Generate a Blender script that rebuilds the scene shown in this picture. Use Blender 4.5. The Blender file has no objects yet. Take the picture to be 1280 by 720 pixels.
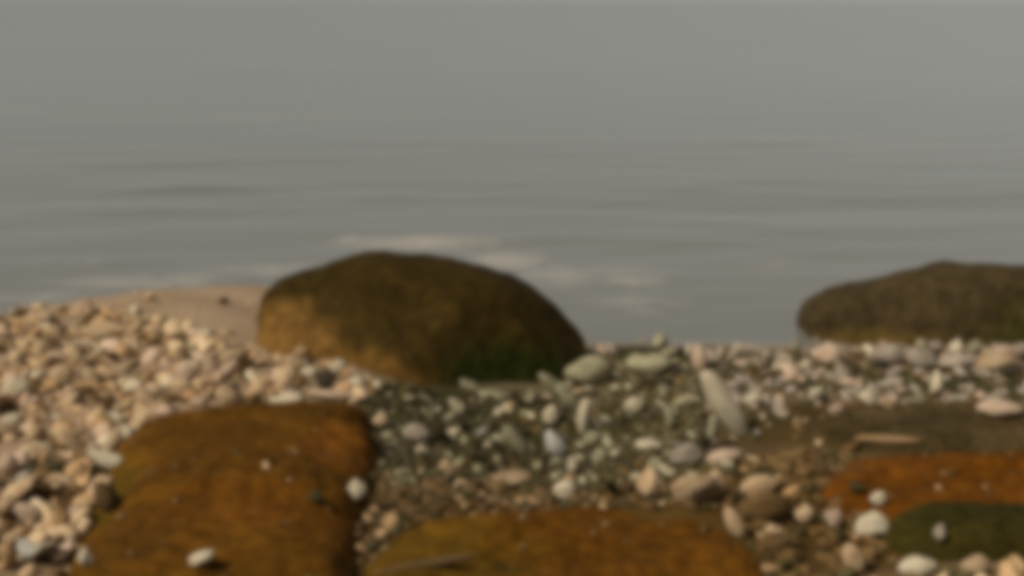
import bpy, bmesh, math, random
import numpy as np
from mathutils import Vector, Matrix, noise, Euler
from mathutils.geometry import intersect_point_tri_2d

scene = bpy.context.scene
COL = scene.collection
RAD = math.radians
random.seed(7)
rng = np.random.default_rng(7)

# ------------------------------------------------------------------ camera
FPX = 1545.0                      # focal length in pixels of a 1280 wide frame
HCAM = 1.25
PITCH = math.atan((360 - 7) / FPX)
cam_d = bpy.data.cameras.new('camera')
cam_d.sensor_width = 36.0
cam_d.lens = 36.0 * FPX / 1280.0
cam_d.clip_start = 0.05
cam_d.clip_end = 20000
cam = bpy.data.objects.new('camera', cam_d)
cam.location = (0, 0, HCAM)
cam.rotation_euler = (math.pi / 2 - PITCH, 0, 0)
COL.objects.link(cam)
scene.camera = cam

# ------------------------------------------------------------------ sky, sun, exposure
SUN_EL, SUN_AZ = 48.0, -120.0      # azimuth from +Y towards +X: the light comes from the left
w = bpy.data.worlds.new('World')
scene.world = w
w.use_nodes = True
nt = w.node_tree
for n in list(nt.nodes):
    nt.nodes.remove(n)
sky = nt.nodes.new('ShaderNodeTexSky')
sky.sky_type = 'NISHITA'
sky.sun_disc = False
sky.sun_elevation = RAD(SUN_EL)
sky.sun_rotation = RAD(SUN_AZ)
sky.air_density = 1.0
sky.dust_density = 0.5
sky.ozone_density = 1.0
hs = nt.nodes.new('ShaderNodeHueSaturation')
hs.inputs['Saturation'].default_value = 0.14
tint = nt.nodes.new('ShaderNodeMix')
tint.data_type = 'RGBA'
tint.blend_type = 'MULTIPLY'
tint.inputs['Factor'].default_value = 1.0
tint.inputs['B'].default_value = (0.97, 0.99, 0.95, 1)
bg = nt.nodes.new('ShaderNodeBackground')
bg.inputs['Strength'].default_value = 0.05
wo = nt.nodes.new('ShaderNodeOutputWorld')
nt.links.new(sky.outputs[0], hs.inputs['Color'])
nt.links.new(hs.outputs[0], tint.inputs['A'])
nt.links.new(tint.outputs['Result'], bg.inputs['Color'])
nt.links.new(bg.outputs[0], wo.inputs['Surface'])

sun_d = bpy.data.lights.new('sun', 'SUN')
sun_d.energy = 3.3
sun_d.angle = RAD(8)
sun_d.color = (1.0, 0.94, 0.84)
sun = bpy.data.objects.new('sun', sun_d)
sd = Vector((math.sin(RAD(SUN_AZ)) * math.cos(RAD(SUN_EL)), math.cos(RAD(SUN_AZ)) * math.cos(RAD(SUN_EL)), math.sin(RAD(SUN_EL))))
sun.rotation_euler = (-sd).to_track_quat('-Z', 'Y').to_euler()
sun.location = sd * 30
COL.objects.link(sun)

vs = scene.view_settings
vs.view_transform = 'Standard'
vs.look = 'None'
vs.gamma = 1.0
vs.use_curve_mapping = False
vs.exposure = 0.14
scene.render.engine = 'CYCLES'
scene.cycles.use_denoising = True
scene.cycles.pixel_filter_type = 'BLACKMAN_HARRIS'
scene.cycles.filter_width = 10.0   # the photograph is a soft, low resolution video frame
scene.cycles.max_bounces = 6

# ------------------------------------------------------------------ material helpers
def new_mat(name):
    m = bpy.data.materials.new(name)
    m.use_nodes = True
    t = m.node_tree
    b = t.nodes['Principled BSDF']
    return m, t, b

def N(t, kind, **kw):
    n = t.nodes.new(kind)
    for k, v in kw.items():
        setattr(n, k, v)
    return n

def noise_node(t, scale, detail=4, rough=0.55, coord='Object', dist=0.0, vec=None):
    n = N(t, 'ShaderNodeTexNoise')
    n.inputs['Scale'].default_value = scale
    n.inputs['Detail'].default_value = detail
    n.inputs['Roughness'].default_value = rough
    n.inputs['Distortion'].default_value = dist
    if vec is None:
        tc = N(t, 'ShaderNodeTexCoord')
        vec = tc.outputs[coord]
    t.links.new(vec, n.inputs['Vector'])
    return n

def ramp(t, fac, stops):
    r = N(t, 'ShaderNodeValToRGB')
    el = r.color_ramp.elements
    while len(el) < len(stops):
        el.new(0.5)
    for e, (p, c) in zip(el, stops):
        e.position = p
        e.color = (c[0], c[1], c[2], 1)
    t.links.new(fac, r.inputs['Fac'])
    return r

def mix(t, fac, a, b, mode='MIX'):
    m = N(t, 'ShaderNodeMix', data_type='RGBA', blend_type=mode)
    if isinstance(fac, float):
        m.inputs['Factor'].default_value = fac
    else:
        t.links.new(fac, m.inputs['Factor'])
    for s, v in (('A', a), ('B', b)):
        if isinstance(v, tuple):
            m.inputs[s].default_value = (*v, 1)
        else:
            t.links.new(v, m.inputs[s])
    return m.outputs['Result']

def bump(t, b, height, dist, strength=1.0):
    n = N(t, 'ShaderNodeBump')
    n.inputs['Strength'].default_value = strength
    n.inputs['Distance'].default_value = dist
    t.links.new(height, n.inputs['Height'])
    t.links.new(n.outputs[0], b.inputs['Normal'])
    return n

def stone_mat(name, c1, c2, c3, rough=0.75, vary=0.24, spec=0.2):
    """pebble: speckled stone; every pebble differs a little through Object Info Random"""
    m, t, b = new_mat(name)
    oi = N(t, 'ShaderNodeObjectInfo')
    add = N(t, 'ShaderNodeVectorMath', operation='ADD')
    tc = N(t, 'ShaderNodeTexCoord')
    sc = N(t, 'ShaderNodeVectorMath', operation='SCALE')
    sc.inputs[0].default_value = (37, 91, 53)
    t.links.new(oi.outputs['Random'], sc.inputs['Scale'])
    t.links.new(tc.outputs['Object'], add.inputs[0])
    t.links.new(sc.outputs[0], add.inputs[1])
    n1 = noise_node(t, 1.3, 5, 0.6, vec=add.outputs[0])
    r = ramp(t, n1.outputs['Fac'], [(0.3, c1), (0.52, c2), (0.72, c3)])
    val = N(t, 'ShaderNodeMapRange')
    val.inputs['To Min'].default_value = 1 - vary
    val.inputs['To Max'].default_value = 1 + vary * 0.7
    t.links.new(oi.outputs['Random'], val.inputs['Value'])
    hsv = N(t, 'ShaderNodeHueSaturation')
    t.links.new(r.outputs[0], hsv.inputs['Color'])
    t.links.new(val.outputs[0], hsv.inputs['Value'])
    n2 = noise_node(t, 9, 3, 0.6, vec=add.outputs[0])
    dark = mix(t, n2.outputs['Fac'], (0.55, 0.5, 0.45), (1.25, 1.25, 1.25))
    col = mix(t, 0.7, hsv.outputs[0], dark, 'MULTIPLY')
    t.links.new(col, b.inputs['Base Color'])
    b.inputs['Roughness'].default_value = rough
    b.inputs['Specular IOR Level'].default_value = spec
    bump(t, b, n2.outputs['Fac'], 0.05, 0.5)
    return m

M = {}
M['tan'] = stone_mat('tan_stone', (0.37, 0.225, 0.11), (0.54, 0.38, 0.215), (0.64, 0.48, 0.30))
M['orange'] = stone_mat('ochre_stone', (0.30, 0.16, 0.06), (0.46, 0.285, 0.135), (0.56, 0.385, 0.21))
M['brown'] = stone_mat('brown_stone', (0.085, 0.045, 0.012), (0.14, 0.08, 0.026), (0.22, 0.14, 0.06))
M['pale'] = stone_mat('pale_stone', (0.54, 0.44, 0.28), (0.70, 0.59, 0.40), (0.76, 0.67, 0.49), vary=0.15)
M['grey'] = stone_mat('grey_stone', (0.27, 0.215, 0.15), (0.41, 0.335, 0.25), (0.52, 0.435, 0.33))
M['pink'] = stone_mat('pinkish_stone', (0.40, 0.265, 0.165), (0.58, 0.415, 0.285), (0.66, 0.51, 0.37))
M['white'] = stone_mat('white_stone', (0.52, 0.48, 0.40), (0.64, 0.60, 0.51), (0.72, 0.68, 0.59), vary=0.12)
M['olive'] = stone_mat('olive_stone', (0.034, 0.028, 0.006), (0.070, 0.055, 0.016), (0.13, 0.10, 0.04), rough=0.6)
M['green'] = stone_mat('greenish_stone', (0.22, 0.19, 0.10), (0.38, 0.335, 0.20), (0.52, 0.465, 0.30), rough=0.6)
M['dark'] = stone_mat('dark_stone', (0.030, 0.020, 0.010), (0.055, 0.038, 0.021), (0.09, 0.065, 0.04), rough=0.6)

def rock_mat(name, stops, patches=(), scale=3.0, rough=0.6, bumpd=0.03, spec=0.4, mottle=0.6):
    """big rock: mottled stone; patches = (colour, centre, radius) of growth, rust staining or a painted-in lit side in the rock's own space"""
    m, t, b = new_mat(name)
    tc = N(t, 'ShaderNodeTexCoord')
    vec = tc.outputs['Object']
    n1 = noise_node(t, scale, 6, 0.62, vec=vec, dist=0.4)
    col = ramp(t, n1.outputs['Fac'], stops).outputs[0]
    n3 = noise_node(t, scale * 1.7, 5, 0.65, vec=vec, dist=0.6)
    for c, ctr, rad, soft in patches:
        d = N(t, 'ShaderNodeVectorMath', operation='SUBTRACT')
        t.links.new(vec, d.inputs[0])
        d.inputs[1].default_value = ctr
        s = N(t, 'ShaderNodeVectorMath', operation='DIVIDE')
        t.links.new(d.outputs[0], s.inputs[0])
        s.inputs[1].default_value = rad
        ln = N(t, 'ShaderNodeVectorMath', operation='LENGTH')
        t.links.new(s.outputs[0], ln.inputs[0])
        ma = N(t, 'ShaderNodeMath', operation='MULTIPLY_ADD')
        t.links.new(n3.outputs['Fac'], ma.inputs[0])
        ma.inputs[1].default_value = 1.1
        t.links.new(ln.outputs['Value'], ma.inputs[2])
        mr = N(t, 'ShaderNodeMapRange')
        mr.interpolation_type = 'SMOOTHSTEP'
        mr.inputs['From Min'].default_value = 1.55 + soft
        mr.inputs['From Max'].default_value = 1.55 - soft
        t.links.new(ma.outputs[0], mr.inputs['Value'])
        col = mix(t, mr.outputs[0], col, c)
    n2 = noise_node(t, scale * 9, 6, 0.7, vec=vec)
    grain = ramp(t, n2.outputs['Fac'], [(0.32, (0.45, 0.45, 0.45)), (0.5, (0.95, 0.95, 0.95)), (0.68, (1.45, 1.45, 1.45))]).outputs[0]
    col = mix(t, 0.9, col, grain, 'MULTIPLY')
    n4 = noise_node(t, scale * 2.6, 5, 0.6, vec=vec, dist=0.9)
    mott = ramp(t, n4.outputs['Fac'], [(0.36, (0.55, 0.58, 0.5)), (0.52, (1.0, 1.0, 1.0)), (0.68, (1.25, 1.2, 1.2))]).outputs[0]
    col = mix(t, mottle, col, mott, 'MULTIPLY')
    t.links.new(col, b.inputs['Base Color'])
    rr = N(t, 'ShaderNodeMapRange')
    rr.inputs['To Min'].default_value = rough - 0.12
    rr.inputs['To Max'].default_value = rough + 0.2
    t.links.new(n3.outputs['Fac'], rr.inputs['Value'])
    t.links.new(rr.outputs[0], b.inputs['Roughness'])
    b.inputs['Specular IOR Level'].default_value = spec
    hsum = N(t, 'ShaderNodeMath', operation='ADD')
    t.links.new(n1.outputs['Fac'], hsum.inputs[0])
    t.links.new(n2.outputs['Fac'], hsum.inputs[1])
    bump(t, b, hsum.outputs[0], bumpd, 0.6)
    return m

# ------------------------------------------------------------------ terrain geometry
CP, SP = math.cos(PITCH), math.sin(PITCH)
def ray(px, py):
    dx, dy = (px - 640) / FPX, (360 - py) / FPX
    return Vector((dx, CP + dy * SP, -SP + dy * CP))

def on_plane(px, py, z):
    d = ray(px, py)
    k = (z - HCAM) / d.z
    return Vector((d.x * k, d.y * k, z))

# where the water's edge runs (surveyed once from the picture, on the water level z = 0)
_sp = [on_plane(a, b, 0.0) for a, b in ((-500, 470), (-150, 418), (0, 397), (100, 378), (200, 364), (320, 360), (450, 372), (580, 402), (700, 436), (860, 436), (1000, 437), (1280, 437), (1600, 445))]
SX = np.array([p.x for p in _sp])
SY = np.array([p.y for p in _sp])
HOLLOW = on_plane(640, 545, 0.08)

def shore(x):
    return np.interp(x, SX, SY)

def ground_np(x, y):
    t = shore(x) - y
    land = 0.012 + 0.34 * (1 - np.exp(-np.maximum(t, 0) / 3.2))
    seab = 0.012 + 0.22 * np.minimum(t, 0)
    z = np.where(t > 0, land, np.maximum(seab, -2.0))
    z = z - 0.05 * np.exp(-(((x - HOLLOW.x) / 0.45) ** 2 + ((y - HOLLOW.y) / 0.35) ** 2))
    und = 0.010 * np.sin(x * 5.1 + 1.3 * np.sin(y * 3.7)) * np.cos(y * 4.3 + 0.8 * np.sin(x * 2.9)) + 0.005 * np.sin(x * 13 + y * 9)
    return z + und * np.clip((t + 0.2) * 2, 0, 1)

def gz(x, y):
    return float(ground_np(np.array(x), np.array(y)))

def on_ground(px, py, lift=0.0):
    d = ray(px, py)
    k = 1.2
    while k < 12:
        p = Vector((0, 0, HCAM)) + d * k
        if p.z <= gz(p.x, p.y) + lift:
            break
        k += 0.01
    return p

def link(o):
    COL.objects.link(o)
    return o

def mesh_obj(name, verts, faces, mat, smooth=True, parent=None):
    me = bpy.data.meshes.new(name)
    me.from_pydata([tuple(v) for v in verts], [], faces)
    me.update()
    if smooth:
        me.shade_smooth()
    if mat is not None:
        me.materials.append(mat)
    o = link(bpy.data.objects.new(name, me))
    if parent:
        o.parent = parent
    return o

def np_grid(name, X, Y, Z, mat):
    ny, nx = X.shape
    me = bpy.data.meshes.new(name)
    co = np.stack([X, Y, Z], -1).reshape(-1, 3).astype(np.float32)
    i = np.arange((ny - 1) * (nx - 1))
    r, c = i // (nx - 1), i % (nx - 1)
    a = r * nx + c
    f = np.stack([a, a + 1, a + nx + 1, a + nx], 1).astype(np.int32)
    me.vertices.add(len(co)); me.vertices.foreach_set('co', co.ravel())
    me.loops.add(f.size); me.loops.foreach_set('vertex_index', f.ravel())
    me.polygons.add(len(f)); me.polygons.foreach_set('loop_start', np.arange(0, f.size, 4, dtype=np.int32))
    me.update(calc_edges=True)
    me.shade_smooth()
    me.materials.append(mat)
    return link(bpy.data.objects.new(name, me))

def axis(lo, flo, fhi, hi, step, grow=1.12):
    a = list(np.arange(flo, fhi + step * 0.5, step))
    s, v = step, a[-1]
    while v < hi:
        s *= grow; v += s; a.append(v)
    s, v, pre = step, a[0], []
    while v > lo:
        s *= grow; v -= s; pre.append(v)
    return np.array(pre[::-1] + a)

# ------------------------------------------------------------------ beach sand
m, t, b = new_mat('beach_sand')
tc = N(t, 'ShaderNodeTexCoord')
n1 = noise_node(t, 2.2, 6, 0.6, vec=tc.outputs['Object'])
n2 = noise_node(t, 45, 4, 0.7, vec=tc.outputs['Object'])
sand = ramp(t, n1.outputs['Fac'], [(0.3, (0.24, 0.155, 0.085)), (0.55, (0.33, 0.225, 0.135)), (0.75, (0.39, 0.28, 0.18))]).outputs[0]
mud = ramp(t, n1.outputs['Fac'], [(0.3, (0.030, 0.027, 0.006)), (0.55, (0.050, 0.043, 0.012)), (0.75, (0.08, 0.064, 0.022))]).outputs[0]
rust = ramp(t, n1.outputs['Fac'], [(0.3, (0.055, 0.028, 0.004)), (0.6, (0.090, 0.046, 0.008)), (0.8, (0.13, 0.075, 0.02))]).outputs[0]
def blob(ctr, rx, ry, soft=0.35):
    d = N(t, 'ShaderNodeVectorMath', operation='SUBTRACT')
    t.links.new(tc.outputs['Object'], d.inputs[0]); d.inputs[1].default_value = (ctr[0], ctr[1], 0)
    s = N(t, 'ShaderNodeVectorMath', operation='DIVIDE')
    t.links.new(d.outputs[0], s.inputs[0]); s.inputs[1].default_value = (rx, ry, 50)
    ln = N(t, 'ShaderNodeVectorMath', operation='LENGTH'); t.links.new(s.outputs[0], ln.inputs[0])
    ma = N(t, 'ShaderNodeMath', operation='MULTIPLY_ADD')
    t.links.new(n1.outputs['Fac'], ma.inputs[0]); ma.inputs[1].default_value = 0.7; t.links.new(ln.outputs['Value'], ma.inputs[2])
    mr = N(t, 'ShaderNodeMapRange')
    mr.inputs['From Min'].default_value = 1.35 + soft; mr.inputs['From Max'].default_value = 1.35 - soft
    t.links.new(ma.outputs[0], mr.inputs['Value'])
    return mr.outputs[0]
p1 = on_ground(660, 540); p2 = on_ground(900, 640); p3 = on_ground(1150, 540); p4 = on_ground(560, 660); p5 = on_ground(1130, 480); p6 = on_ground(330, 620)
col = mix(t, blob(p4, 0.55, 0.45), sand, rust)
col = mix(t, blob(p6, 0.62, 0.55), col, rust)
col = mix(t, blob(p2, 0.75, 0.5), col, rust)
col = mix(t, blob(p3, 0.75, 0.30), col, rust)
col = mix(t, blob(p1, 0.62, 0.42), col, mud)
col = mix(t, blob(p5, 1.0, 0.22), col, mud)
p7 = on_ground(820, 450)
col = mix(t, blob(p7, 0.55, 0.30), col, mud)
g = mix(t, n2.outputs['Fac'], (0.55, 0.55, 0.55), (1.4, 1.4, 1.4))
t.links.new(mix(t, 0.8, col, g, 'MULTIPLY'), b.inputs['Base Color'])
b.inputs['Roughness'].default_value = 0.75
b.inputs['Specular IOR Level'].default_value = 0.12
bump(t, b, n2.outputs['Fac'], 0.012, 0.8)
gx = axis(-3000, -2.6, 2.6, 3000, 0.028, 1.16)
gy = axis(-3000, 1.5, 6.2, 3000, 0.028, 1.16)
X, Y = np.meshgrid(gx, gy)
beach = np_grid('beach', X, Y, ground_np(X, Y), m)
beach['kind'] = 'structure'

# ------------------------------------------------------------------ sea
m, t, b = new_mat('grey_sea_water')
tc = N(t, 'ShaderNodeTexCoord')
mp = N(t, 'ShaderNodeMapping'); mp.inputs['Scale'].default_value = (0.35, 1.0, 1.0)
t.links.new(tc.outputs['Object'], mp.inputs['Vector'])
wv1 = noise_node(t, 1.6, 4, 0.55, vec=mp.outputs[0], dist=0.3)
wv2 = noise_node(t, 7.0, 3, 0.5, vec=mp.outputs[0], dist=0.2)
at = N(t, 'ShaderNodeAttribute', attribute_name='foam')
fn = noise_node(t, 16, 6, 0.8, vec=mp.outputs[0], dist=0.8)
fm = N(t, 'ShaderNodeMath', operation='MULTIPLY_ADD')
t.links.new(fn.outputs['Fac'], fm.inputs[0]); fm.inputs[1].default_value = 1.5
t.links.new(at.outputs['Fac'], fm.inputs[2])
fr = N(t, 'ShaderNodeMapRange')
fr.inputs['From Min'].default_value = 1.0; fr.inputs['From Max'].default_value = 1.75
t.links.new(fm.outputs[0], fr.inputs['Value'])
big = noise_node(t, 0.25, 3, 0.5, vec=mp.outputs[0])
wc = ramp(t, big.outputs['Fac'], [(0.3, (0.145, 0.141, 0.117)), (0.7, (0.180, 0.168, 0.140))]).outputs[0]
wc = mix(t, fr.outputs[0], wc, (0.42, 0.375, 0.32))
t.links.new(wc, b.inputs['Base Color'])
ro = N(t, 'ShaderNodeMapRange')
ro.inputs['To Min'].default_value = 0.16; ro.inputs['To Max'].default_value = 0.6
t.links.new(fr.outputs[0], ro.inputs['Value'])
t.links.new(ro.outputs[0], b.inputs['Roughness'])
b.inputs['IOR'].default_value = 1.33
ws = N(t, 'ShaderNodeMath', operation='MULTIPLY_ADD')
t.links.new(wv2.outputs['Fac'], ws.inputs[0]); ws.inputs[1].default_value = 0.22; t.links.new(wv1.outputs['Fac'], ws.inputs[2])
bump(t, b, ws.outputs[0], 0.05, 0.26)
wx = axis(-9000, -4.0, 4.0, 9000, 0.05, 1.13)
wy = axis(1.0, 3.4, 11.0, 9000, 0.03, 1.06)
X, Y = np.meshgrid(wx, wy)
damp = np.clip((Y - shore(X) + 0.05) / 1.5, 0.12, 1.0) * np.exp(-np.maximum(Y - 9, 0) / 9)
Z = np.zeros_like(X)
for k in range(14):
    lam = 0.22 * 1.32 ** k
    a = rng.uniform(-0.35, 0.35)
    ph = rng.uniform(0, 6.28)
    amp = min(0.0016 * lam ** 0.9, 0.0016)
    res = np.clip(lam / (np.maximum(np.gradient(wy)[:, None], 0.01) * 4), 0, 1)
    Z += amp * res * np.sin(2 * math.pi / lam * (Y * math.cos(a) + X * math.sin(a)) + ph + 1.2 * np.sin(X * 0.9 / lam ** 0.5 + k))
Z *= damp
foam = np.zeros_like(X)
# low wavelets running in: crest position (pixel), half length, height
for (cx, cy, hl, hh, fo) in ((240, 236, 95, .028, 0), (150, 262, 130, .016, .15), (480, 247, 45, .018, 0), (865, 236, 60, .016, 0), (150, 205, 200, .014, 0), (950, 180, 90, .018, 0), (700, 270, 120, .012, .12),
                             (830, 300, 90, .012, .15), (80, 330, 110, .014, .3), (240, 348, 90, .016, .42), (790, 350, 80, .014, .42), (800, 385, 70, .011, .3), (1000, 290, 90, .010, .1), (960, 330, 60, .010, .3), (560, 300, 120, .014, .45), (110, 302, 90, .012, .15)):
    c = on_plane(cx, cy, 0)
    e = on_plane(cx + hl, cy, 0)
    L = abs(e.x - c.x)
    yy = Y - (c.y + 0.06 * np.sin((X - c.x) * 3.1 / L * 1.3 + cx) * L * 0.3)
    env = np.exp(-((X - c.x) / L) ** 2 * 1.4)
    wd = 0.012 * c.y + 0.03
    prof = np.where(yy < 0, np.exp(-(yy / wd) ** 2), np.exp(-(yy / (wd * 2.6)) ** 2))
    Z += hh * (1.0 if hh > .02 else 0.55) * env * prof
    foam = np.maximum(foam, fo * 1.25 * env * np.exp(-((yy + wd * .3) / (wd * 1.6)) ** 2))
# foam round the boulder and along the water's edge
bc = on_plane(560, 350, 0)
for (cx, cy, rx, ry, fo) in ((435, 299, 20, 5, .8), (520, 303, 120, 11, .72), (630, 325, 60, 14, .75), (690, 345, 70, 20, .55), (340, 338, 110, 13, .55), (170, 354, 150, 9, .6), (250, 353, 25, 3, .6), (770, 340, 90, 9, .5), (790, 378, 80, 9, .48), (60, 372, 110, 9, .5), (930, 425, 60, 8, .25)):
    c = on_plane(cx, cy, 0); e = on_plane(cx + rx, cy, 0); f2 = on_plane(cx, cy - ry, 0)
    foam = np.maximum(foam, fo * np.exp(-((X - c.x) / (e.x - c.x)) ** 2 - ((Y - c.y) / (f2.y - c.y)) ** 2))
edge = np.exp(-((Y - shore(X) - 0.04) / 0.10) ** 2)
foam = np.maximum(foam, 0.38 * edge)
sea = np_grid('sea', X, Y, Z, m)
at_ = sea.data.attributes.new('foam', 'FLOAT', 'POINT')
at_.data.foreach_set('value', foam.ravel().astype(np.float32))
sea['kind'] = 'structure'

# ------------------------------------------------------------------ boulders
def fbm(p, s, o=4):
    return noise.fractal(Vector(p) * s, 0.9, 2.1, o)

def loft_boulder(name, base, stations, mat, seed, amp=0.02, e=0.72, lean=0.0, cuts=()):
    """stations: (x, top height, front depth, back depth) along the boulder; a closed rounded body sunk 8 cm into the ground"""
    xs = np.array([s[0] for s in stations])
    NX, NT = 90, 56
    u = 0.5 - 0.5 * np.cos(np.linspace(0, math.pi, NX))
    X = xs[0] + (xs[-1] - xs[0]) * u
    def ip(k):
        v = np.interp(X, xs, [s[k] for s in stations])
        for _ in range(4):
            v[1:-1] = 0.25 * v[:-2] + 0.5 * v[1:-1] + 0.25 * v[2:]
        return v
    T, F, B = ip(1), ip(2), ip(3)
    off = Vector((seed * 3.7, seed * 1.9, seed))
    vs, fs = [], []
    for i in range(NX):
        for j in range(NT):
            a = 2 * math.pi * j / NT
            c, s = math.cos(a), math.sin(a)
            cc = math.copysign(abs(c) ** e, c)
            ss = math.copysign(abs(s) ** e, s)
            y = (B[i] if cc > 0 else F[i]) * cc
            z = T[i] * ss if ss > 0 else 0.10 * ss
            y += lean * z
            p = Vector((X[i], y, z))
            for cn, cd in cuts:                  # broken faces
                k = cn.dot(p) - cd
                if k > 0:
                    p = p - cn * (k * 0.88)
            n = Vector((0.25 * (X[i] / max(abs(xs[0]), abs(xs[-1]))), cc, ss)).normalized()
            d = amp * (fbm(p + off, 2.3) * 1.1 + 0.45 * fbm(p + off, 7.0) + 0.15 * fbm(p + off, 22))
            # broken planes: ridged noise gives chipped facets
            r = 1 - abs(noise.noise((p + off) * 3.4)) * 2
            d += amp * 0.7 * r
            vs.append(p + n * d)
    for i in range(NX - 1):
        for j in range(NT):
            k = (j + 1) % NT
            fs.append((i * NT + j, (i + 1) * NT + j, (i + 1) * NT + k, i * NT + k))
    fs.append(tuple(range(NT)))
    fs.append(tuple((NX - 1) * NT + j for j in reversed(range(NT))))
    o = mesh_obj(name, vs, fs, mat)
    o.location = base
    return o

S1 = FPX / 4.0     # pixels per metre at the big boulder
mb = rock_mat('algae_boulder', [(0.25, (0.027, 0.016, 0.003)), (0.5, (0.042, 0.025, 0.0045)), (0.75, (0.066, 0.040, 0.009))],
              patches=[((0.195, 0.100, 0.024), (-0.50, -0.34, 0.06), (0.27, 0.4, 0.20), 0.24),  # ochre here and below also paints the lit left face into the colour
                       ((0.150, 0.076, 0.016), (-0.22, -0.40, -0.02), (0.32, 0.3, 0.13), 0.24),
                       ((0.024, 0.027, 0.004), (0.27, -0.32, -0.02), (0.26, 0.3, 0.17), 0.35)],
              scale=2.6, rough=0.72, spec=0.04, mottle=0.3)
bb = on_ground(530, 462)
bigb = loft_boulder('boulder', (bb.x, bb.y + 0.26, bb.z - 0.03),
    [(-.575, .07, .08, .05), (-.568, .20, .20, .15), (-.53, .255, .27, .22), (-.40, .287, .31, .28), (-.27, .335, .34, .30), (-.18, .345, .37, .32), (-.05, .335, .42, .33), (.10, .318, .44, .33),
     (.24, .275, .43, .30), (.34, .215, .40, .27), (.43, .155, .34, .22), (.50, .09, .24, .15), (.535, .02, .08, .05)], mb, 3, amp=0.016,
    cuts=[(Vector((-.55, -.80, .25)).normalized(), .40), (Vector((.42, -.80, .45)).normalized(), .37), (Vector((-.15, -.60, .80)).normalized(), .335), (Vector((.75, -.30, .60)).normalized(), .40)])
bigb['label'] = 'large dark brown boulder with green algae, ochre on its left side, at the water\'s edge'
bigb['category'] = 'boulder'

mr_ = rock_mat('dark_olive_boulder', [(0.25, (0.044, 0.030, 0.012)), (0.5, (0.066, 0.044, 0.018)), (0.75, (0.095, 0.064, 0.028))],
               patches=[((0.115, 0.072, 0.018), (-0.3, -0.3, 0.05), (0.4, 0.3, 0.1), 0.35), ((0.060, 0.050, 0.012), (0.3, -0.2, 0.12), (0.3, 0.3, 0.15), 0.35)], scale=2.4, rough=0.75, spec=0.04, mottle=0.3)
rb = on_plane(1210, 440, 0.0)
rightb = loft_boulder('boulder', (rb.x + 0.02, rb.y + 0.31, -0.09),
    [(-.562, .08, .18, .05), (-.555, .16, .24, .15), (-.53, .20, .27, .2), (-.43, .243, .29, .25), (-.28, .275, .30, .28), (-.12, .33, .30, .3), (0, .35, .30, .3), (.2, .35, .3, .3),
     (.4, .32, .28, .28), (.55, .23, .22, .2), (.63, .08, .08, .06)], mr_, 11, amp=0.014,
    cuts=[(Vector((-.3, -.9, .3)).normalized(), .335), (Vector((.3, -.85, .45)).normalized(), .33), (Vector((0, -.6, .8)).normalized(), .385)])
rightb['label'] = 'flat-topped dark olive boulder standing in the water behind the pale pebble ridge'
rightb['category'] = 'boulder'

def slab(name, outline, h, mat, seed, lift=0.5, amp=0.013, pw=4.6, tilt=(0, 0), ground=None):
    """low broad rock: footprint from its outline on the ground, a domed uneven top, sides running into the ground"""
    pts = []
    for a, b_ in outline:
        pts.append(on_ground(a, b_, h * lift))
    c = sum((p for p in pts), Vector()) / len(pts)
    # smooth closed outline
    P = [Vector((p.x, p.y)) for p in pts]
    for _ in range(3):
        Q = []
        for i in range(len(P)):
            a, b_ = P[i], P[(i + 1) % len(P)]
            Q += [a * .75 + b_ * .25, a * .25 + b_ * .75]
        P = Q
    n = 150
    L = [0.0]
    for i in range(len(P)):
        L.append(L[-1] + (P[(i + 1) % len(P)] - P[i]).length)
    R = []
    for k in range(n):
        s = L[-1] * k / n
        i = max(j for j in range(len(P)) if L[j] <= s)
        f = (s - L[i]) / max(L[i + 1] - L[i], 1e-6)
        R.append(P[i].lerp(P[(i + 1) % len(P)], f))
    cx, cy = c.x, c.y
    zb = gz(cx, cy)
    off = Vector((seed * 2.3, seed * 5.1, seed * 0.7))
    vs, fs = [], []
    rings = 44
    for i in range(1, rings + 1):
        s = (i / rings) ** 0.8
        for k in range(n):
            q = R[k]
            x, y = cx + (q.x - cx) * s, cy + (q.y - cy) * s
            g0 = gz(x, y)
            pr = max(0.0, 1 - s ** pw) ** 0.55
            p = Vector((x, y, 0))
            d = amp * (fbm(p + off, 2.2) + 0.5 * fbm(p + off, 6.5) + 0.2 * fbm(p + off, 19)) * 1.3
            d += amp * 0.8 * (1 - abs(noise.noise((p + off) * 3.0)) * 2)
            q_ = noise.noise(Vector((p.x * 1.6, p.y * 5.0, 0)) + off)
            d += amp * 0.9 * (math.tanh(q_ * 9))
            ck = abs(noise.noise(Vector((p.x * 2.3, p.y * 3.6, 4.0)) + off))
            d -= amp * 0.7 * max(0.0, 1 - ck / 0.05)
            z = g0 - 0.03 + (h + 0.03) * pr + d * (0.3 + 0.7 * pr) + tilt[0] * (x - cx) + tilt[1] * (y - cy)
            wob = 1 + 0.045 * fbm(p + off + Vector((0, 0, z)), 5.0) + 0.025 * fbm(p + off, 14.0)
            vs.append((cx + (x - cx) * wob - cx, cy + (y - cy) * wob - cy, z - zb))
    for k in range(n):                           # skirt below the ground
        v = vs[(rings - 1) * n + k]
        vs.append((v[0] * 0.98, v[1] * 0.98, v[2] - 0.12))
    vs.append((0, 0, vs[0][2]))
    top = len(vs) - 1
    for i in range(rings):
        for k in range(n):
            a, b_ = i * n + k, i * n + (k + 1) % n
            fs.append((a, a + n, b_ + n, b_))
    for k in range(n):
        fs.append((top, k, (k + 1) % n))
    fs.append(tuple(rings * n + k for k in reversed(range(n))))
    o = mesh_obj(name, vs, fs, mat)
    o.location = (cx, cy, zb)
    return o

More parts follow.
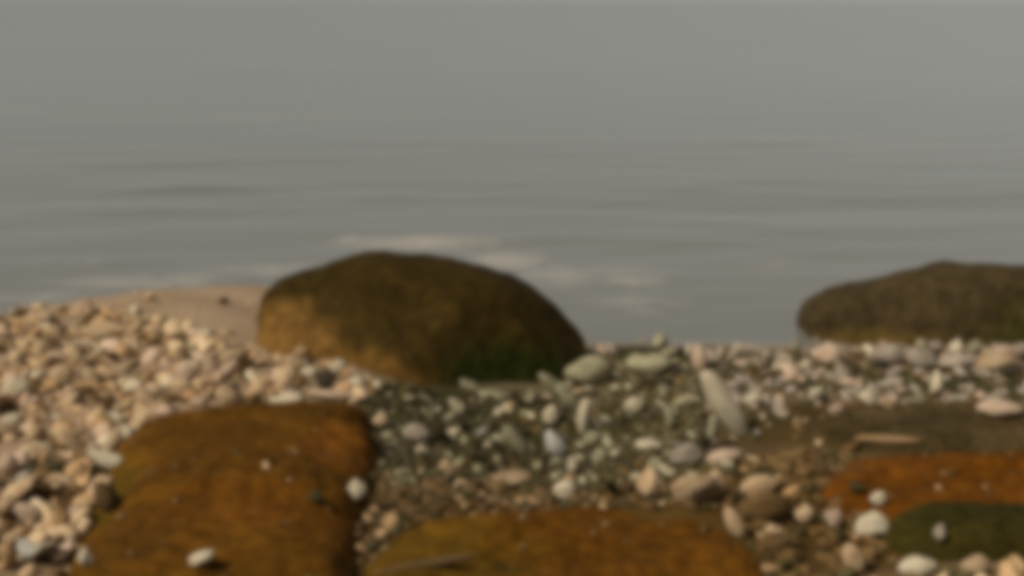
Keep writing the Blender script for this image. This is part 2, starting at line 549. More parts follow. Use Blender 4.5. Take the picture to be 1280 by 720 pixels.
ma_ = rock_mat('rusty_brown_rock', [(0.25, (0.080, 0.035, 0.003)), (0.5, (0.116, 0.047, 0.004)), (0.75, (0.155, 0.066, 0.007))],
               patches=[((0.088, 0.050, 0.004), (-0.30, -0.06, 0.1), (0.10, 0.22, 0.5), 0.35), ((0.155, 0.056, 0.006), (0.22, 0.22, 0.1), (0.12, 0.16, 0.3), 0.35), ((0.135, 0.050, 0.005), (0.1, -0.22, 0.1), (0.22, 0.1, 0.3), 0.35)],
               scale=3.2, rough=0.72, spec=0.04)
A = slab('rock', [(195, 512), (300, 503), (440, 496), (478, 505), (472, 580), (448, 650), (455, 760), (430, 830), (250, 850), (50, 830), (72, 720), (100, 640), (132, 575), (150, 530)], 0.075, ma_, 1)
A['label'] = 'broad smooth rusty brown rock in the left foreground with a pale chip on it'
A['category'] = 'rock'
mc_ = rock_mat('orange_brown_rock', [(0.25, (0.090, 0.034, 0.003)), (0.5, (0.130, 0.049, 0.004)), (0.75, (0.165, 0.068, 0.008))], scale=3.0, rough=0.72, spec=0.04,
               patches=[((0.105, 0.054, 0.005), (-0.35, -0.02, 0.05), (0.25, 0.2, 0.3), 0.35)])
B = slab('rock', [(452, 668), (530, 650), (640, 640), (740, 628), (830, 637), (915, 642), (960, 690), (985, 760), (950, 830), (700, 850), (460, 830), (448, 745)], 0.055, mc_, 2)
B['label'] = 'low orange-brown rock at the bottom centre edge of the picture'
B['category'] = 'rock'
md_ = rock_mat('red_ochre_rock', [(0.25, (0.098, 0.033, 0.002)), (0.5, (0.138, 0.045, 0.003)), (0.75, (0.165, 0.060, 0.006))], scale=3.0, rough=0.72, spec=0.04)
C = slab('rock', [(1010, 602), (1030, 570), (1120, 560), (1300, 552), (1440, 556), (1480, 620), (1420, 660), (1250, 656), (1100, 650), (1030, 632)], 0.05, md_, 4)
C['label'] = 'low reddish ochre rock at the right edge above the dark green rock'
C['category'] = 'rock'
me_ = rock_mat('green_algae_rock', [(0.25, (0.026, 0.022, 0.003)), (0.5, (0.044, 0.034, 0.005)), (0.75, (0.078, 0.052, 0.010))], scale=4.0, rough=0.7, spec=0.05)
D = slab('rock', [(1095, 672), (1105, 646), (1180, 637), (1290, 637), (1400, 642), (1410, 682), (1280, 698), (1150, 700)], 0.03, me_, 6)
D['label'] = 'dark green algae covered rock in the bottom right corner'
D['category'] = 'rock'
mf_ = rock_mat('muddy_brown_rock', [(0.25, (0.048, 0.030, 0.009)), (0.5, (0.074, 0.048, 0.017)), (0.75, (0.11, 0.074, 0.03))], scale=4.0, rough=0.7, spec=0.06)
E = slab('rock', [(985, 545), (1000, 518), (1080, 508), (1200, 505), (1330, 505), (1400, 520), (1390, 556), (1250, 562), (1100, 566)], 0.04, mf_, 8, amp=0.008)
E['label'] = 'flat muddy brown rock between the pale pebble ridge and the reddish ochre rock'
E['category'] = 'rock'
SLABS = [(A, .10), (B, .085), (C, .05), (D, .03), (E, .04)]

# ------------------------------------------------------------------ pebbles
def ico(sub):
    bm = bmesh.new()
    bmesh.ops.create_icosphere(bm, subdivisions=sub, radius=1.0)
    vs = [v.co.copy() for v in bm.verts]
    fs = [tuple(v.index for v in f.verts) for f in bm.faces]
    bm.free()
    return vs, fs

IV, IF = ico(3)
def pebble_mesh(kind, seed):
    off = Vector((seed * 7.1, seed * 3.3, seed * 1.7))
    r2 = random.Random(seed)
    planes = []
    for _ in range({'round': 6, 'flat': 6, 'chunk': 10, 'rod': 5}.get(kind, 6)):
        n = Vector((r2.uniform(-1, 1), r2.uniform(-1, 1), r2.uniform(-1, 1))).normalized()
        planes.append((n, r2.uniform(0.55, 0.88) if kind == 'chunk' else r2.uniform(0.78, 0.97)))
    out = []
    for v in IV:
        r = 1.0
        for n, d in planes:
            k = n.dot(v)
            if k > 0.2:
                q = d / k
                if q < r + 0.12:
                    h = max(0.0, 0.12 - abs(q - r)) / 0.12
                    r = min(q, r) - h * h * 0.03
        k2 = 1.7 if kind == 'chunk' else 1.0
        r *= 1 + k2 * (0.15 * noise.noise(v * 1.4 + off) + 0.07 * noise.noise(v * 3.6 + off) + 0.03 * noise.noise(v * 9 + off))
        p = v * r
        if kind == 'rod':
            p.x += 0.22 * p.x * 0                       # straight finger
            p.y *= 1 - 0.18 * p.x
            p.z *= 1 - 0.18 * p.x
            p.z += 0.35 * (p.x * p.x - 0.4) * 0.35
        out.append(p)
    me = bpy.data.meshes.new('pebble_' + kind)
    me.from_pydata([tuple(p) for p in out], [], IF)
    me.update(); me.shade_smooth()
    return me

def shell_mesh(seed):
    """curved broken piece: a thick bent strip, wider in the middle"""
    r2 = random.Random(seed)
    off = Vector((seed * 1.3, seed, 0))
    vs, fs = [], []
    n, k = 18, 10
    arc = RAD(r2.uniform(150, 200))
    for i in range(n + 1):
        f = i / n
        a = -arc / 2 + arc * f
        wd = 0.36 * math.sin(math.pi * min(max(f, 0.04), 0.96)) ** 0.6 * (1 + 0.25 * noise.noise(Vector((f * 3, seed, 0))))
        th = 0.6 * wd
        for j in range(k):
            q = 2 * math.pi * j / k
            rr = 0.78 + th * math.cos(q) * 0.75
            y = wd * math.sin(q) * 1.15
            p = Vector((rr * math.sin(a), y, rr * math.cos(a) - 0.3))
            vs.append(p * (1 + 0.06 * noise.noise(p * 3 + off)))
    for i in range(n):
        for j in range(k):
            jj = (j + 1) % k
            fs.append((i * k + j, i * k + jj, (i + 1) * k + jj, (i + 1) * k + j))
    fs.append(tuple(reversed(range(k))))
    fs.append(tuple(n * k + j for j in range(k)))
    me = bpy.data.meshes.new('shell_fragment')
    me.from_pydata([tuple(p) for p in vs], [], fs)
    me.update(); me.shade_smooth()
    return me

def flake_mesh(seed):
    """broken curved plate: irregular outline, bent, a few millimetres thick"""
    r2 = random.Random(seed)
    n, R_ = 20, 6
    rad = [0.75 + 0.3 * noise.noise(Vector((math.cos(6.283 * k / n) * 1.6, math.sin(6.283 * k / n) * 1.6, seed * 3.1))) + r2.uniform(-.07, .07) for k in range(n)]
    bend = r2.uniform(.45, .8)
    vs, fs = [], []
    for side in (1, -1):
        vs.append(Vector((0, 0, side * .10)))
        for i in range(1, R_ + 1):
            f = i / R_
            for k in range(n):
                a = 6.283 * k / n
                x, y = rad[k] * f * math.cos(a) * 1.15, rad[k] * f * math.sin(a)
                z = -bend * (x * x * .5 + y * y * .9) + side * .10 * (1 - f ** 4 * .6) + .05 * noise.noise(Vector((x * 3, y * 3, seed)))
                vs.append(Vector((x, y, z + .25)))
        vs[-1 - R_ * n].z += .25
    h = 1 + R_ * n
    for s_ in (0, 1):
        o_ = s_ * h
        for k in range(n):
            kk = (k + 1) % n
            t_ = (o_, o_ + 1 + k, o_ + 1 + kk)
            fs.append(t_ if s_ == 0 else t_[::-1])
            for i in range(R_ - 1):
                q = (o_ + 1 + i * n + k, o_ + 1 + (i + 1) * n + k, o_ + 1 + (i + 1) * n + kk, o_ + 1 + i * n + kk)
                fs.append(q if s_ == 0 else q[::-1])
    for k in range(n):
        kk = (k + 1) % n
        a, b_ = 1 + (R_ - 1) * n + k, 1 + (R_ - 1) * n + kk
        fs.append((a, a + h, b_ + h, b_))
    me = bpy.data.meshes.new('stone_flake')
    me.from_pydata([tuple(p) for p in vs], [], fs)
    me.update(); me.shade_smooth()
    return me

SH = {'flake': [flake_mesh(i) for i in range(51, 57)],
      'round': [pebble_mesh('round', i) for i in range(1, 7)],
      'flat': [pebble_mesh('flat', i) for i in range(11, 16)],
      'chunk': [pebble_mesh('chunk', i) for i in range(21, 29)],
      'rod': [pebble_mesh('rod', i) for i in range(31, 35)],
      'curve': [shell_mesh(i) for i in range(41, 45)]}
_mc = {}
def shared(me, mk):
    if (me.name, mk) not in _mc:
        c = me.copy()
        c.materials.clear(); c.materials.append(M[mk])
        _mc[(me.name, mk)] = c
    return _mc[(me.name, mk)]

dg = bpy.context.evaluated_depsgraph_get()
dg.update()
def surf(x, y, default=True):
    """height of whatever lies at x, y: ground or one of the rocks"""
    z = gz(x, y)
    for o in (A, B, C, D, E, bigb, rightb):
        mw = o.matrix_world if False else Matrix.Translation(o.location)
        ok, loc, nrm, idx = o.ray_cast(Vector((x, y, 3)) - o.location, Vector((0, 0, -1)))
        if ok:
            z = max(z, loc.z + o.location.z)
    return z

PLACED = []
def put(name, kind, mk, x, y, dims, roll=0.0, yaw=0.0, sink=0.25, pick=None, z=None):
    me = shared(SH[kind][pick % len(SH[kind])] if pick is not None else random.choice(SH[kind]), mk)
    o = link(bpy.data.objects.new(name, me))
    o.scale = (dims[0] / 2, dims[1] / 2, dims[2] / 2)
    o.rotation_euler = Euler((random.uniform(-.2, .2), roll, yaw), 'XYZ')
    # half height of the rolled body
    hz = math.sqrt((dims[0] / 2 * math.sin(roll)) ** 2 + (dims[2] / 2 * math.cos(roll)) ** 2)
    zz = surf(x, y) if z is None else z
    o.location = (x, y, zz + hz * (1 - sink))
    PLACED.append((x, y, max(dims[0], dims[1]) / 2, o))
    return o

COLW = {'tan': 'tan', 'orange': 'ochre', 'brown': 'brown', 'pale': 'pale cream', 'grey': 'grey', 'pink': 'pinkish', 'white': 'whitish', 'olive': 'dark olive', 'green': 'greenish grey', 'dark': 'blackish brown'}
# pebbles that the photograph lets one pick out: px, py, width px, height px, roll deg (positive = falls to the right), material, shape, label
HAND = [
 (906, 516, 104, 32, 58, 'pale', 'rod', 'long pale cream stone leaning steeply, the longest one right of centre'),
 (875, 450, 22, 40, 0, 'pink', 'chunk', 'upright pinkish stone at the water\'s edge above the long leaning stone'),
 (932, 460, 50, 58, 10, 'grey', 'curve', 'grey arched stone just right of the long leaning stone\'s top'),
 (793, 509, 25, 20, -20, 'pale', 'round', 'small pale cream pebble alone in the dark hollow right of the big boulder'),
 (811, 557, 35, 16, 0, 'pale', 'flat', 'flat pale cream pebble below the small lone one in the dark hollow'),
 (838, 527, 14, 32, 0, 'green', 'chunk', 'narrow greenish grey stone standing left of the ring-shaped piece'),
 (862, 518, 46, 46, 0, 'green', 'curve', 'greenish grey ring-like curved piece left of the long leaning stone'),
 (889, 542, 15, 44, 8, 'green', 'chunk', 'thin greenish upright stone under the long leaning stone'),
 (857, 572, 46, 30, 0, 'grey', 'chunk', 'grey angular stone above the two large tan lumps'),
 (906, 572, 46, 20, -12, 'pink', 'flat', 'pinkish flat stone below the foot of the long leaning stone'),
 (716, 508, 62, 18, 52, 'green', 'rod', 'greenish grey long stone leaning beside the whitish pebbles below the boulder'),
 (730, 525, 18, 56, 4, 'pale', 'chunk', 'pale upright stone right of the whitish pebbles below the boulder'),
 (695, 561, 40, 23, 65, 'white', 'round', 'whitish smooth pebble standing on end below the boulder\'s right end'),
 (689, 523, 20, 29, 10, 'pale', 'round', 'small pale pebble just above the whitish one standing on end'),
 (716, 584, 13, 27, 10, 'pale', 'chunk', 'tiny narrow pale pebble between the whitish one and the round bright one'),
 (708, 616, 28, 25, 0, 'pale', 'round', 'round bright cream pebble at the back edge of the bottom centre rock'),
 (646, 557, 52, 18, 55, 'green', 'rod', 'long greenish stone leaning left of the whitish pebble standing on end'),
 (660, 630, 40, 14, 0, 'orange', 'flat', 'thin ochre flake left of the round bright cream pebble'),
 (632, 602, 64, 15, -8, 'tan', 'flat', 'long thin tan stone lying above the ochre flake'),
 (578, 618, 26, 38, -10, 'tan', 'curve', 'curved tan piece left of the long thin tan stone'),
 (558, 588, 23, 27, 0, 'tan', 'chunk', 'small tan angular stone behind the curved tan piece'),
 (503, 585, 62, 26, 66, 'green', 'curve', 'large pale olive crescent standing right of the rusty left foreground rock'),
 (520, 545, 35, 24, 0, 'grey', 'round', 'grey rounded stone above the pale olive crescent'),
 (533, 516, 40, 30, 70, 'green', 'curve', 'greenish curved piece below the boulder\'s ochre left part'),
 (476, 529, 23, 20, 0, 'tan', 'round', 'small tan pebble by the rusty rock\'s upper right corner'),
 (446, 616, 24, 29, 0, 'pale', 'chunk', 'pale yellowish stone against the right side of the rusty left foreground rock'),
 (447, 487, 50, 26, 62, 'pink', 'curve', 'pinkish curved piece above the rusty rock\'s upper right corner'),
 (589, 487, 34, 13, 30, 'green', 'flat', 'greenish flake at the foot of the big boulder\'s dark face'),
 (618, 497, 42, 11, 8, 'green', 'flat', 'thin greenish sliver under the big boulder\'s dark green corner'),
 (692, 487, 44, 15, 42, 'green', 'rod', 'slanting greenish grey stone at the foot of the boulder\'s right end'),
 (738, 468, 60, 38, 0, 'green', 'round', 'large greenish grey oval stone touching the boulder\'s right end'),
 (812, 455, 60, 30, 0, 'green', 'flat', 'broad greenish grey flat stone at the water\'s edge right of the boulder'),
 (570, 535, 32, 15, -20, 'olive', 'flat', 'dark olive flake in the middle of the dark hollow under the boulder'),
 (977, 461, 21, 17, 0, 'pale', 'round', 'small pale round pebble right of the grey arched stone'),
 (1041, 448, 52, 30, 0, 'pink', 'chunk', 'pinkish blocky stone on the ridge before the right boulder\'s left end'),
 (1020, 496, 19, 25, 0, 'pale', 'chunk', 'small pale stone low on the ridge below the pinkish blocky one'),
 (1047, 514, 21, 18, 0, 'pink', 'round', 'small pinkish pebble on the back edge of the flat muddy rock'),
 (1087, 502, 38, 25, 20, 'pale', 'chunk', 'pale angular stone in the middle of the right ridge\'s lower side'),
 (1112, 446, 44, 26, -5, 'grey', 'round', 'grey rounded stone on the ridge crest before the right boulder'),
 (1149, 452, 52, 23, 15, 'grey', 'chunk', 'grey wedge-shaped stone on the ridge crest before the right boulder\'s middle'),
 (1170, 484, 15, 38, 0, 'pale', 'chunk', 'narrow pale stone standing upright on the right ridge'),
 (1150, 504, 13, 25, -8, 'green', 'chunk', 'narrow greenish stone left of the upright pale one on the right ridge'),
 (1199, 454, 52, 22, -12, 'grey', 'flat', 'grey flat stone on the ridge crest right of the wedge-shaped one'),
 (1243, 452, 52, 22, -8, 'tan', 'flat', 'tan flat stone on the ridge crest near the right edge'),
 (1252, 514, 54, 24, 0, 'pink', 'flat', 'large pinkish tan flat stone at the right edge below the ridge'),
 (1100, 459, 22, 18, 0, 'dark', 'round', 'blackish small stone standing in for a dark hole on the ridge crest below the right boulder'),  # dark stone added to give the shade of a hole in the ridge
 (1268, 464, 40, 18, 0, 'dark', 'flat', 'blackish flat stone on the ridge at the right edge'),
 (1112, 556, 80, 11, 0, 'orange', 'rod', 'long ochre plate of stone behind the reddish ochre rock'),
 (956, 640, 64, 46, 0, 'brown', 'round', 'big brown round stone right of the bottom centre rock'),
 (950, 611, 48, 26, -8, 'tan', 'round', 'tan domed stone lying behind the big brown round stone'),
 (816, 612, 42, 42, 0, 'tan', 'chunk', 'left of two large tan lumps behind the bottom centre rock'),
 (866, 616, 58, 46, 0, 'tan', 'chunk', 'right and larger of two tan lumps behind the bottom centre rock'),
 (893, 610, 30, 46, 12, 'tan', 'chunk', 'tan upright stone squeezed against the larger tan lump'),
 (919, 661, 44, 20, 58, 'tan', 'rod', 'tan finger-shaped stone leaning left of the big brown round stone'),
 (1006, 646, 25, 25, 0, 'tan', 'round', 'small tan round pebble right of the big brown round stone'),
 (1041, 652, 25, 27, 0, 'pink', 'chunk', 'small pinkish stone between the tan round pebble and the bright lump'),
 (1089, 663, 46, 36, 0, 'pale', 'chunk', 'bright cream lump left of the dark green rock'),
 (1099, 627, 19, 17, 0, 'pale', 'round', 'small pale pebble above the bright cream lump'),
 (1175, 676, 17, 26, 0, 'grey', 'chunk', 'small grey stone standing on the dark green rock'),
 (1149, 712, 50, 26, 0, 'pale', 'round', 'pale rounded stone at the bottom edge below the dark green rock'),
 (1221, 712, 36, 28, 0, 'tan', 'round', 'tan rounded stone at the bottom edge right of the pale one'),
 (1068, 705, 40, 25, 60, 'tan', 'rod', 'tan stone standing on end at the bottom edge below the bright lump'),
 (961, 713, 34, 13, 0, 'orange', 'flat', 'ochre flake at the bottom edge right of the bottom centre rock'),
 (1060, 598, 42, 22, -20, 'brown', 'curve', 'brown curved piece at the left end of the reddish ochre rock'),
 (969, 666, 24, 16, 0, 'tan', 'flat', 'small tan flat pebble below the big brown round stone'),
 (97, 642, 25, 23, 0, 'pink', 'chunk', 'pinkish stone left of the rusty left foreground rock'),
 (107, 702, 22, 27, 0, 'pale', 'chunk', 'pale stone at the bottom edge against the rusty left foreground rock'),
 (76, 614, 52, 40, 10, 'tan', 'curve', 'tan curved piece beside the dark flat stones at the left edge'),
 (32, 606, 25, 28, 0, 'grey', 'round', 'grey rounded stone below the dark flat stone at the left edge'),
 (37, 646, 38, 23, 25, 'pink', 'round', 'pinkish slanting pebble below the grey rounded one at the left edge'),
 (36, 690, 31, 30, 0, 'white', 'chunk', 'whitish angular stone near the bottom left corner'),
 (8, 700, 26, 40, 0, 'orange', 'chunk', 'ochre stone cut by the left edge in the bottom left corner'),
 (9, 585, 26, 32, 0, 'pink', 'round', 'pinkish rounded stone cut by the left edge'),
 (75, 652, 24, 40, 0, 'orange', 'chunk', 'ochre upright stone left of the pinkish one by the rusty rock'),
 (34, 587, 30, 17, 0, 'olive', 'flat', 'dark olive flat stone near the left edge'),
 (66, 585, 36, 17, 0, 'olive', 'flat', 'dark olive flat stone right of a similar one near the left edge'),
 (133, 630, 46, 28, 60, 'brown', 'rod', 'brown leaning stone against the left side of the rusty rock'),
 (424, 461, 21, 19, 0, 'pale', 'round', 'small pale pebble touching the foot of the boulder\'s ochre left part'),
 (419, 496, 62, 12, 4, 'pink', 'flat', 'thin pinkish slab along the back edge of the rusty rock'),
 (404, 478, 32, 28, 0, 'dark', 'chunk', 'blackish stone among pale pebbles behind the rusty rock'),
 (387, 466, 26, 15, 0, 'pale', 'flat', 'flat pale pebble left of the small pebble under the boulder'),
 (366, 456, 25, 24, 0, 'tan', 'chunk', 'tan angular pebble under the left end of the boulder'),
 (353, 503, 54, 13, -6, 'pale', 'flat', 'thin pale slab on the rusty rock\'s back edge, left of the pinkish one'),
 (292, 450, 36, 30, 0, 'tan', 'chunk', 'tan blocky stone in front of the boulder\'s left corner'),
 (285, 499, 34, 24, 30, 'tan', 'rod', 'tan slanting stone at the back edge of the rusty rock'),
 (228, 488, 32, 23, 15, 'tan', 'round', 'tan rounded stone behind the rusty rock\'s left corner'),
 (206, 512, 32, 25, 20, 'tan', 'chunk', 'tan blocky stone on the rusty rock\'s left corner'),
 (535, 703, 120, 14, -7, 'brown', 'rod', 'long thin brown stone lying on the bottom centre rock\'s left part'),
 (20, 490, 36, 29, -15, 'pale', 'round', 'pale rounded stone by the left edge in the middle of the shingle bank'),
 (130, 417, 74, 19, -8, 'tan', 'rod', 'long tan stone lying at the top of the left shingle bank'),
 (251, 700, 38, 20, -22, 'pale', 'flat', 'pale chip lying on the rusty left foreground rock'),
 (395, 627, 20, 17, 0, 'olive', 'round', 'small dark olive pebble on the right part of the rusty rock'),
]
PGROUP = 'pebbles lying on the beach'
for i, (px, py, wpx, hpx, roll, mk, kind, lab) in enumerate(HAND):
    r = RAD(roll)
    vis = math.sqrt((wpx / 2 * math.sin(r)) ** 2 + (hpx / 2 * math.cos(r)) ** 2)
    foot = on_ground(px, min(py + vis * 0.72, 724))
    on = surf(foot.x, foot.y)
    if on > gz(foot.x, foot.y) + 0.02:          # it lies on a rock: go down the sight line to that surface
        d = ray(px, min(py + vis * 0.72, 724)); k = 1.2
        while k < 8:
            p = Vector((0, 0, HCAM)) + d * k
            if p.z <= surf(p.x, p.y):
                break
            k += 0.01
        foot = p
    ppm = FPX / (foot.y * CP + (HCAM - foot.z) * SP)
    wm, hm = wpx / ppm, hpx / ppm
    if kind in ('flat',):
        dims = (wm, max(0.75 * wm, hm), hm * 0.8)
    elif kind == 'curve':
        dims = (wm * 1.15, 0.8 * min(wm, hm), hm * 1.15)
    else:
        dims = (wm * 1.05, 0.5 * (wm + hm) * 0.8 if kind != 'rod' else hm, hm * 1.0)
    o = put('shell_fragment' if kind == 'curve' else 'pebble', kind, mk, foot.x, foot.y + dims[1] * 0.2, dims, roll=r, yaw=random.uniform(-.25, .25), sink=0.55 if 'long thin brown' in lab else 0.12, pick=i)
    o['label'] = lab
    o['category'] = 'shell' if kind == 'curve' and False else 'pebble'
    o['group'] = PGROUP

# landmarks used to say where a further pebble lies
exec_zone = {}
def poly_world(px_poly):
    return [on_ground(a, b_) for a, b_ in px_poly]
def inside(x, y, poly):
    c = False
    n = len(poly)
    for i in range(n):
        a, b_ = poly[i], poly[(i + 1) % n]
        if (a.y > y) != (b_.y > y) and x < (b_.x - a.x) * (y - a.y) / (b_.y - a.y) + a.x:
            c = not c
    return c
def to_px(p):
    v = Vector(p) - Vector((0, 0, HCAM))
    dz = v.y * CP - v.z * SP
    return 640 + FPX * v.x / dz, 360 - FPX * (v.y * SP + v.z * CP) / dz

# zone: outline, wanted count, size range (m), colours with weights, shapes, words, hand-sown share of the 300
ZONES = [
 ('bank', [(2, 412), (80, 392), (200, 402), (330, 446), (450, 470), (470, 500), (300, 508), (210, 516), (150, 575), (122, 645), (108, 716), (2, 716)], 112, (.048, .088),
  [('tan', 6), ('orange', 1.6), ('pink', 2), ('pale', 2.2), ('brown', 1.4)], ['chunk', 'flake', 'flake', 'rod', 'chunk', 'curve', 'flat']),
 ('hollow', [(465, 480), (560, 500), (700, 496), (745, 455), (865, 445), (885, 560), (930, 580), (800, 595), (600, 600), (470, 605), (470, 520)], 52, (.032, .062),
  [('olive', 4), ('green', 2.6), ('pale', 1), ('white', .5), ('dark', 1.4)], ['chunk', 'flake', 'flat', 'rod', 'curve']),
 ('ridge', [(950, 440), (1278, 440), (1278, 490), (1000, 508), (960, 540), (930, 520)], 34, (.04, .08),
  [('grey', 5), ('pink', 2.5), ('pale', 2), ('tan', 1.5), ('olive', 2)], ['chunk', 'chunk', 'flake', 'curve', 'rod']),
 ('corner', [(900, 580), (1050, 565), (1065, 610), (1105, 645), (1105, 715), (960, 715), (940, 660)], 18, (.035, .065),
  [('brown', 6), ('tan', 1), ('orange', .8), ('olive', 2)], ['chunk', 'flake', 'flat', 'rod']),
 ('gap', [(470, 605), (780, 600), (800, 632), (700, 626), (600, 640), (540, 662), (465, 690)], 16, (.035, .06),
  [('brown', 6), ('tan', 1), ('orange', .6), ('olive', 2)], ['chunk', 'flake', 'flat', 'rod', 'curve']),
 ('crest', [(748, 439), (1278, 437), (1278, 447), (900, 450), (752, 456)], 26, (.045, .08), [('grey', 4), ('pink', 2), ('pale', 1), ('green', 1.5)], ['chunk', 'flake', 'round', 'curve']),
 ('foot', [(440, 470), (500, 486), (560, 500), (690, 502), (738, 482), (738, 500), (690, 512), (560, 512), (480, 500)], 16, (.04, .065), [('green', 2), ('olive', 2.5), ('tan', 1)], ['chunk', 'flake', 'rod', 'flat']),
 ('sand', [(60, 382), (200, 372), (310, 372), (325, 420), (200, 398)], 5, (.03, .05), [('tan', 3), ('brown', 1)], ['flat', 'round']),
]
LANDM = [('the boulder\'s ochre left part', 335, 415), ('the big dark boulder\'s foot', 560, 490), ('the boulder\'s right end', 735, 460), ('the long leaning stone', 906, 516), ('the rusty rock\'s left side', 140, 610),
         ('the rusty rock\'s back edge', 300, 505), ('the rusty rock\'s right side', 455, 570), ('the left edge of the picture', 5, 540), ('the bottom left corner', 20, 700), ('the wet sand strip', 190, 385),
         ('the right boulder\'s left end', 1010, 437), ('the right boulder\'s middle', 1150, 437), ('the right edge of the ridge', 1265, 460), ('the flat muddy rock', 1080, 515), ('the bottom centre rock\'s back edge', 720, 632),
         ('the two large tan lumps', 850, 615), ('the big brown round stone', 956, 640), ('the bright cream lump', 1089, 663), ('the reddish ochre rock\'s left end', 1060, 595), ('the whitish pebble standing on end', 695, 561),
         ('the pale olive crescent', 503, 585), ('the small lone pale pebble', 793, 509), ('the grey arched stone', 932, 460), ('the long thin tan stone', 632, 602), ('the long tan stone', 130, 417), ('the dark olive flat stones', 50, 587),
         ('the blackish stone behind the rusty rock', 404, 478), ('the bottom edge of the picture', 1010, 712)]
SHW = {'chunk': 'angular', 'round': 'rounded', 'flat': 'flat', 'rod': 'long', 'curve': 'curved', 'flake': 'broken'}
used = {}
def relation(qx, qy, lm):
    dx, dy = qx - lm[1], (qy - lm[2]) * 1.5
    near = math.hypot(dx, dy)
    if 'edge of the picture' in lm[0] or 'corner' in lm[0]:
        return 'by' if near < 45 else 'a little in from'
    if abs(dx) > abs(dy):
        return ('just ' if near < 45 else '') + ('right of' if dx > 0 else 'left of')
    return ('just ' if near < 45 else '') + ('below' if dy > 0 else 'above')
for zn, zp, cnt, (s0, s1), cols, shapes in ZONES:
    poly = poly_world(zp)
    x0, x1 = min(p.x for p in poly), max(p.x for p in poly)
    y0, y1 = min(p.y for p in poly), max(p.y for p in poly)
    names = [c for c, _ in cols]; wts = [c for _, c in cols]
    n = tries = 0
    while n < cnt and tries < 9000:
        tries += 1
        x, y = random.uniform(x0, x1), random.uniform(y0, y1)
        if not inside(x, y, poly):
            continue
        s = random.uniform(s0, s1)
        if any((x - q[0]) ** 2 + (y - q[1]) ** 2 < (0.72 * (s / 2 + q[2])) ** 2 for q in PLACED):
            continue
        g0, sz = gz(x, y), surf(x, y)
        if sz > g0 + 0.045:
            continue
        kind = random.choice(shapes); mk = random.choices(names, wts)[0]
        if kind == 'flat': dims = (s, s * random.uniform(.7, .9), s * random.uniform(.35, .5))
        elif kind == 'rod': dims = (s * 1.35, s * .5, s * .5)
        elif kind == 'curve': dims = (s, s * .6, s)
        elif kind == 'flake': dims = (s * 1.2, s * .95, s * .75)
        else: dims = (s, s * random.uniform(.75, 1), s * random.uniform(.6, .85))
        o = put({'curve': 'shell_fragment', 'flake': 'stone_flake'}.get(kind, 'pebble'), kind, mk, x, y, dims, roll=random.uniform(-.9, .9), yaw=random.uniform(0, 6.28), sink=0.2)
        o['category'] = 'pebble'
        o['group'] = PGROUP
        qx, qy = to_px(o.location)
        order = sorted(LANDM, key=lambda l: ((l[1] - qx) / 1.0) ** 2 + ((l[2] - qy) * 1.5) ** 2)
        sw = 'small' if s < s0 + (s1 - s0) * .38 else ('large' if s > s0 + (s1 - s0) * .72 else 'middling')
        for best in order[:3]:
            lab = f"{sw} {COLW[mk]} {SHW[kind]} {dict(curve='piece', flake='flake').get(kind, 'pebble')} {relation(qx, qy, best)} {best[0]}"
            if lab not in used:
                break
        else:
            lab = f"{sw} {COLW[mk]} {SHW[kind]} {dict(curve='piece', flake='flake').get(kind, 'pebble')} {relation(qx, qy, order[0])} {order[0][0]}"
        used[lab] = 1
        o['label'] = lab
        n += 1

# ------------------------------------------------------------------ small shingle between the pebbles: nobody could count it
LV, LF = ico(2)
LV = np.array([tuple(v) for v in LV]); LF = np.array(LF)
VAR = []
for i in range(14):
    f = np.array([[1 + .45 * noise.noise(Vector(v) * 1.1 + Vector((i * 5.3, i, 0))) + .25 * noise.noise(Vector(v) * 2.6 + Vector((i, i * 3.1, 0)))] for v in LV])
    VAR.append(LV * f)
def shingle(name, label, px_poly, count, s0, s1, mats, on_rock=False):
    poly = poly_world(px_poly)
    x0, x1 = min(p.x for p in poly), max(p.x for p in poly)
    y0, y1 = min(p.y for p in poly), max(p.y for p in poly)
    V, F, MI = [], [], []
    n = tries = 0
    while n < count and tries < count * 12:
        tries += 1
        x, y = random.uniform(x0, x1), random.uniform(y0, y1)
        if not inside(x, y, poly):
            continue
        g0 = gz(x, y)
        sf = surf(x, y)
        if on_rock:
            if sf > g0 + 0.14 or sf < g0 + 0.004:
                continue
            g0 = sf
        elif sf > g0 + 0.02:
            continue
        s = s0 + (s1 - s0) * random.random() ** 2
        R = np.array(Euler((random.uniform(-.7, .7), random.uniform(-.7, .7), random.uniform(0, 6.28))).to_matrix())
        v = (VAR[n % 14] * np.array([s / 2 * random.uniform(1, 1.6), s / 2 * random.uniform(.6, 1), s / 2 * random.uniform(.4, .75)])) @ R.T
        v = v + np.array([x, y, g0 + s * 0.12])
        F.append(LF + len(V) * len(LV))
        V.append(v)
        MI.append(np.full(len(LF), random.choices(range(len(mats)), [m_[1] for m_ in mats])[0]))
        n += 1
    co = np.concatenate(V).astype(np.float32); f = np.concatenate(F).astype(np.int32); mi = np.concatenate(MI).astype(np.int32)
    me = bpy.data.meshes.new(name)
    me.vertices.add(len(co)); me.vertices.foreach_set('co', co.ravel())
    me.loops.add(f.size); me.loops.foreach_set('vertex_index', f.ravel())
    me.polygons.add(len(f)); me.polygons.foreach_set('loop_start', np.arange(0, f.size, 3, dtype=np.int32))
    me.update(calc_edges=True)
    me.shade_smooth()
    for m_, _ in mats:
        me.materials.append(M[m_])
    me.polygons.foreach_set('material_index', mi)
    o = link(bpy.data.objects.new(name, me))
    o['kind'] = 'stuff'; o['label'] = label; o['category'] = 'shingle'
    return o
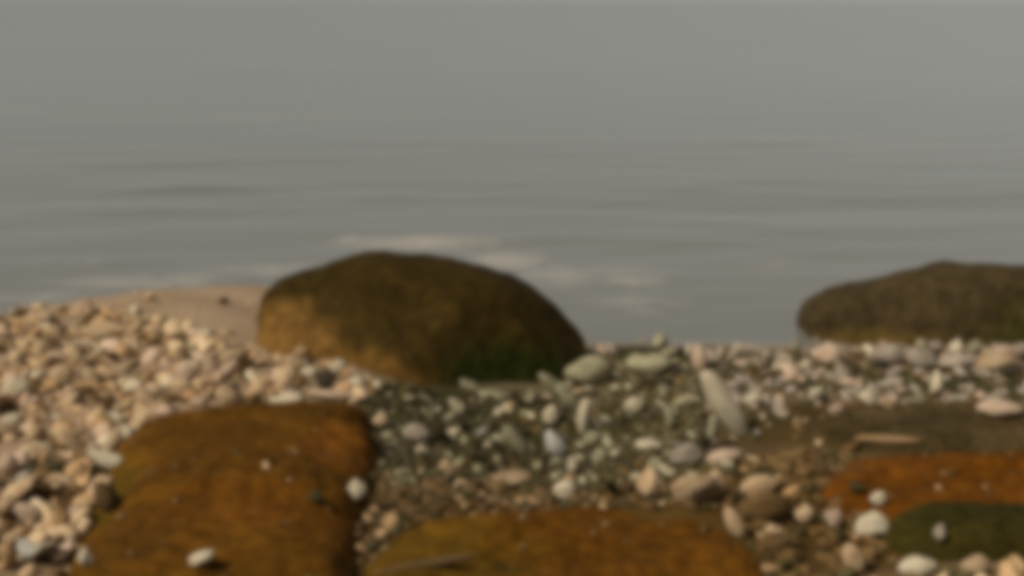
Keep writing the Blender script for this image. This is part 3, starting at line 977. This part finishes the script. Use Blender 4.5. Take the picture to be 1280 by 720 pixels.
shingle('shingle', 'tan shingle filling the bank on the left', [(-260, 430), (60, 386), (200, 400), (330, 446), (460, 470), (475, 500), (300, 512), (210, 520), (150, 580), (110, 660), (100, 790), (-320, 790)], 1900, .018, .07, [('tan', 5), ('orange', 2), ('brown', 2.4), ('pink', 1), ('pale', .6)])
shingle('shingle', 'fine tan gravel on the wet sand strip left of the boulder', [(-100, 412), (60, 378), (200, 368), (320, 368), (330, 440), (200, 400), (60, 390)], 260, .01, .022, [('tan', 5), ('brown', 1)])
shingle('shingle', 'dark olive shingle in the hollow below the big boulder', [(460, 480), (560, 500), (700, 496), (745, 450), (875, 442), (890, 560), (960, 580), (800, 610), (600, 610), (440, 620), (460, 520)], 1800, .012, .04, [('olive', 6), ('dark', 2), ('green', .9), ('pale', .25), ('brown', .5)])
shingle('shingle', 'grey shingle making up the ridge before the right boulder', [(875, 439), (1600, 446), (1600, 500), (1000, 508), (960, 545), (890, 560)], 1200, .015, .05, [('grey', 2.4), ('pink', 1), ('olive', 2.6), ('brown', 2)])
shingle('shingle', 'brown shingle between the rocks at the lower right', [(880, 575), (1060, 562), (1110, 645), (1120, 715), (1500, 720), (1500, 800), (930, 800), (930, 690)], 500, .015, .045, [('brown', 6), ('tan', .25), ('orange', .5), ('olive', 2)])
shingle('shingle', 'brown shingle in the gap behind the bottom centre rock', [(450, 600), (900, 585), (930, 640), (800, 640), (700, 630), (600, 645), (540, 668), (470, 720), (440, 700)], 420, .012, .045, [('brown', 6), ('tan', .25), ('orange', .5), ('olive', 2)])
shingle('shingle', 'loose grit and chips strewn over the brown foreground rocks', [(60, 500), (1400, 500), (1500, 800), (0, 800)], 130, .007, .022, [('brown', 5), ('olive', 3), ('tan', .3)], on_rock=True)
shingle('shingle', 'small stones gathered along the back edges of the brown rocks', [(445, 640), (640, 622), (760, 612), (920, 625), (960, 690), (1010, 640), (990, 520), (1280, 500), (1280, 508), (1010, 560), (1000, 600), (900, 640), (740, 640), (560, 662), (450, 690)], 300, .012, .035, [('brown', 5), ('tan', 1), ('olive', 2)])
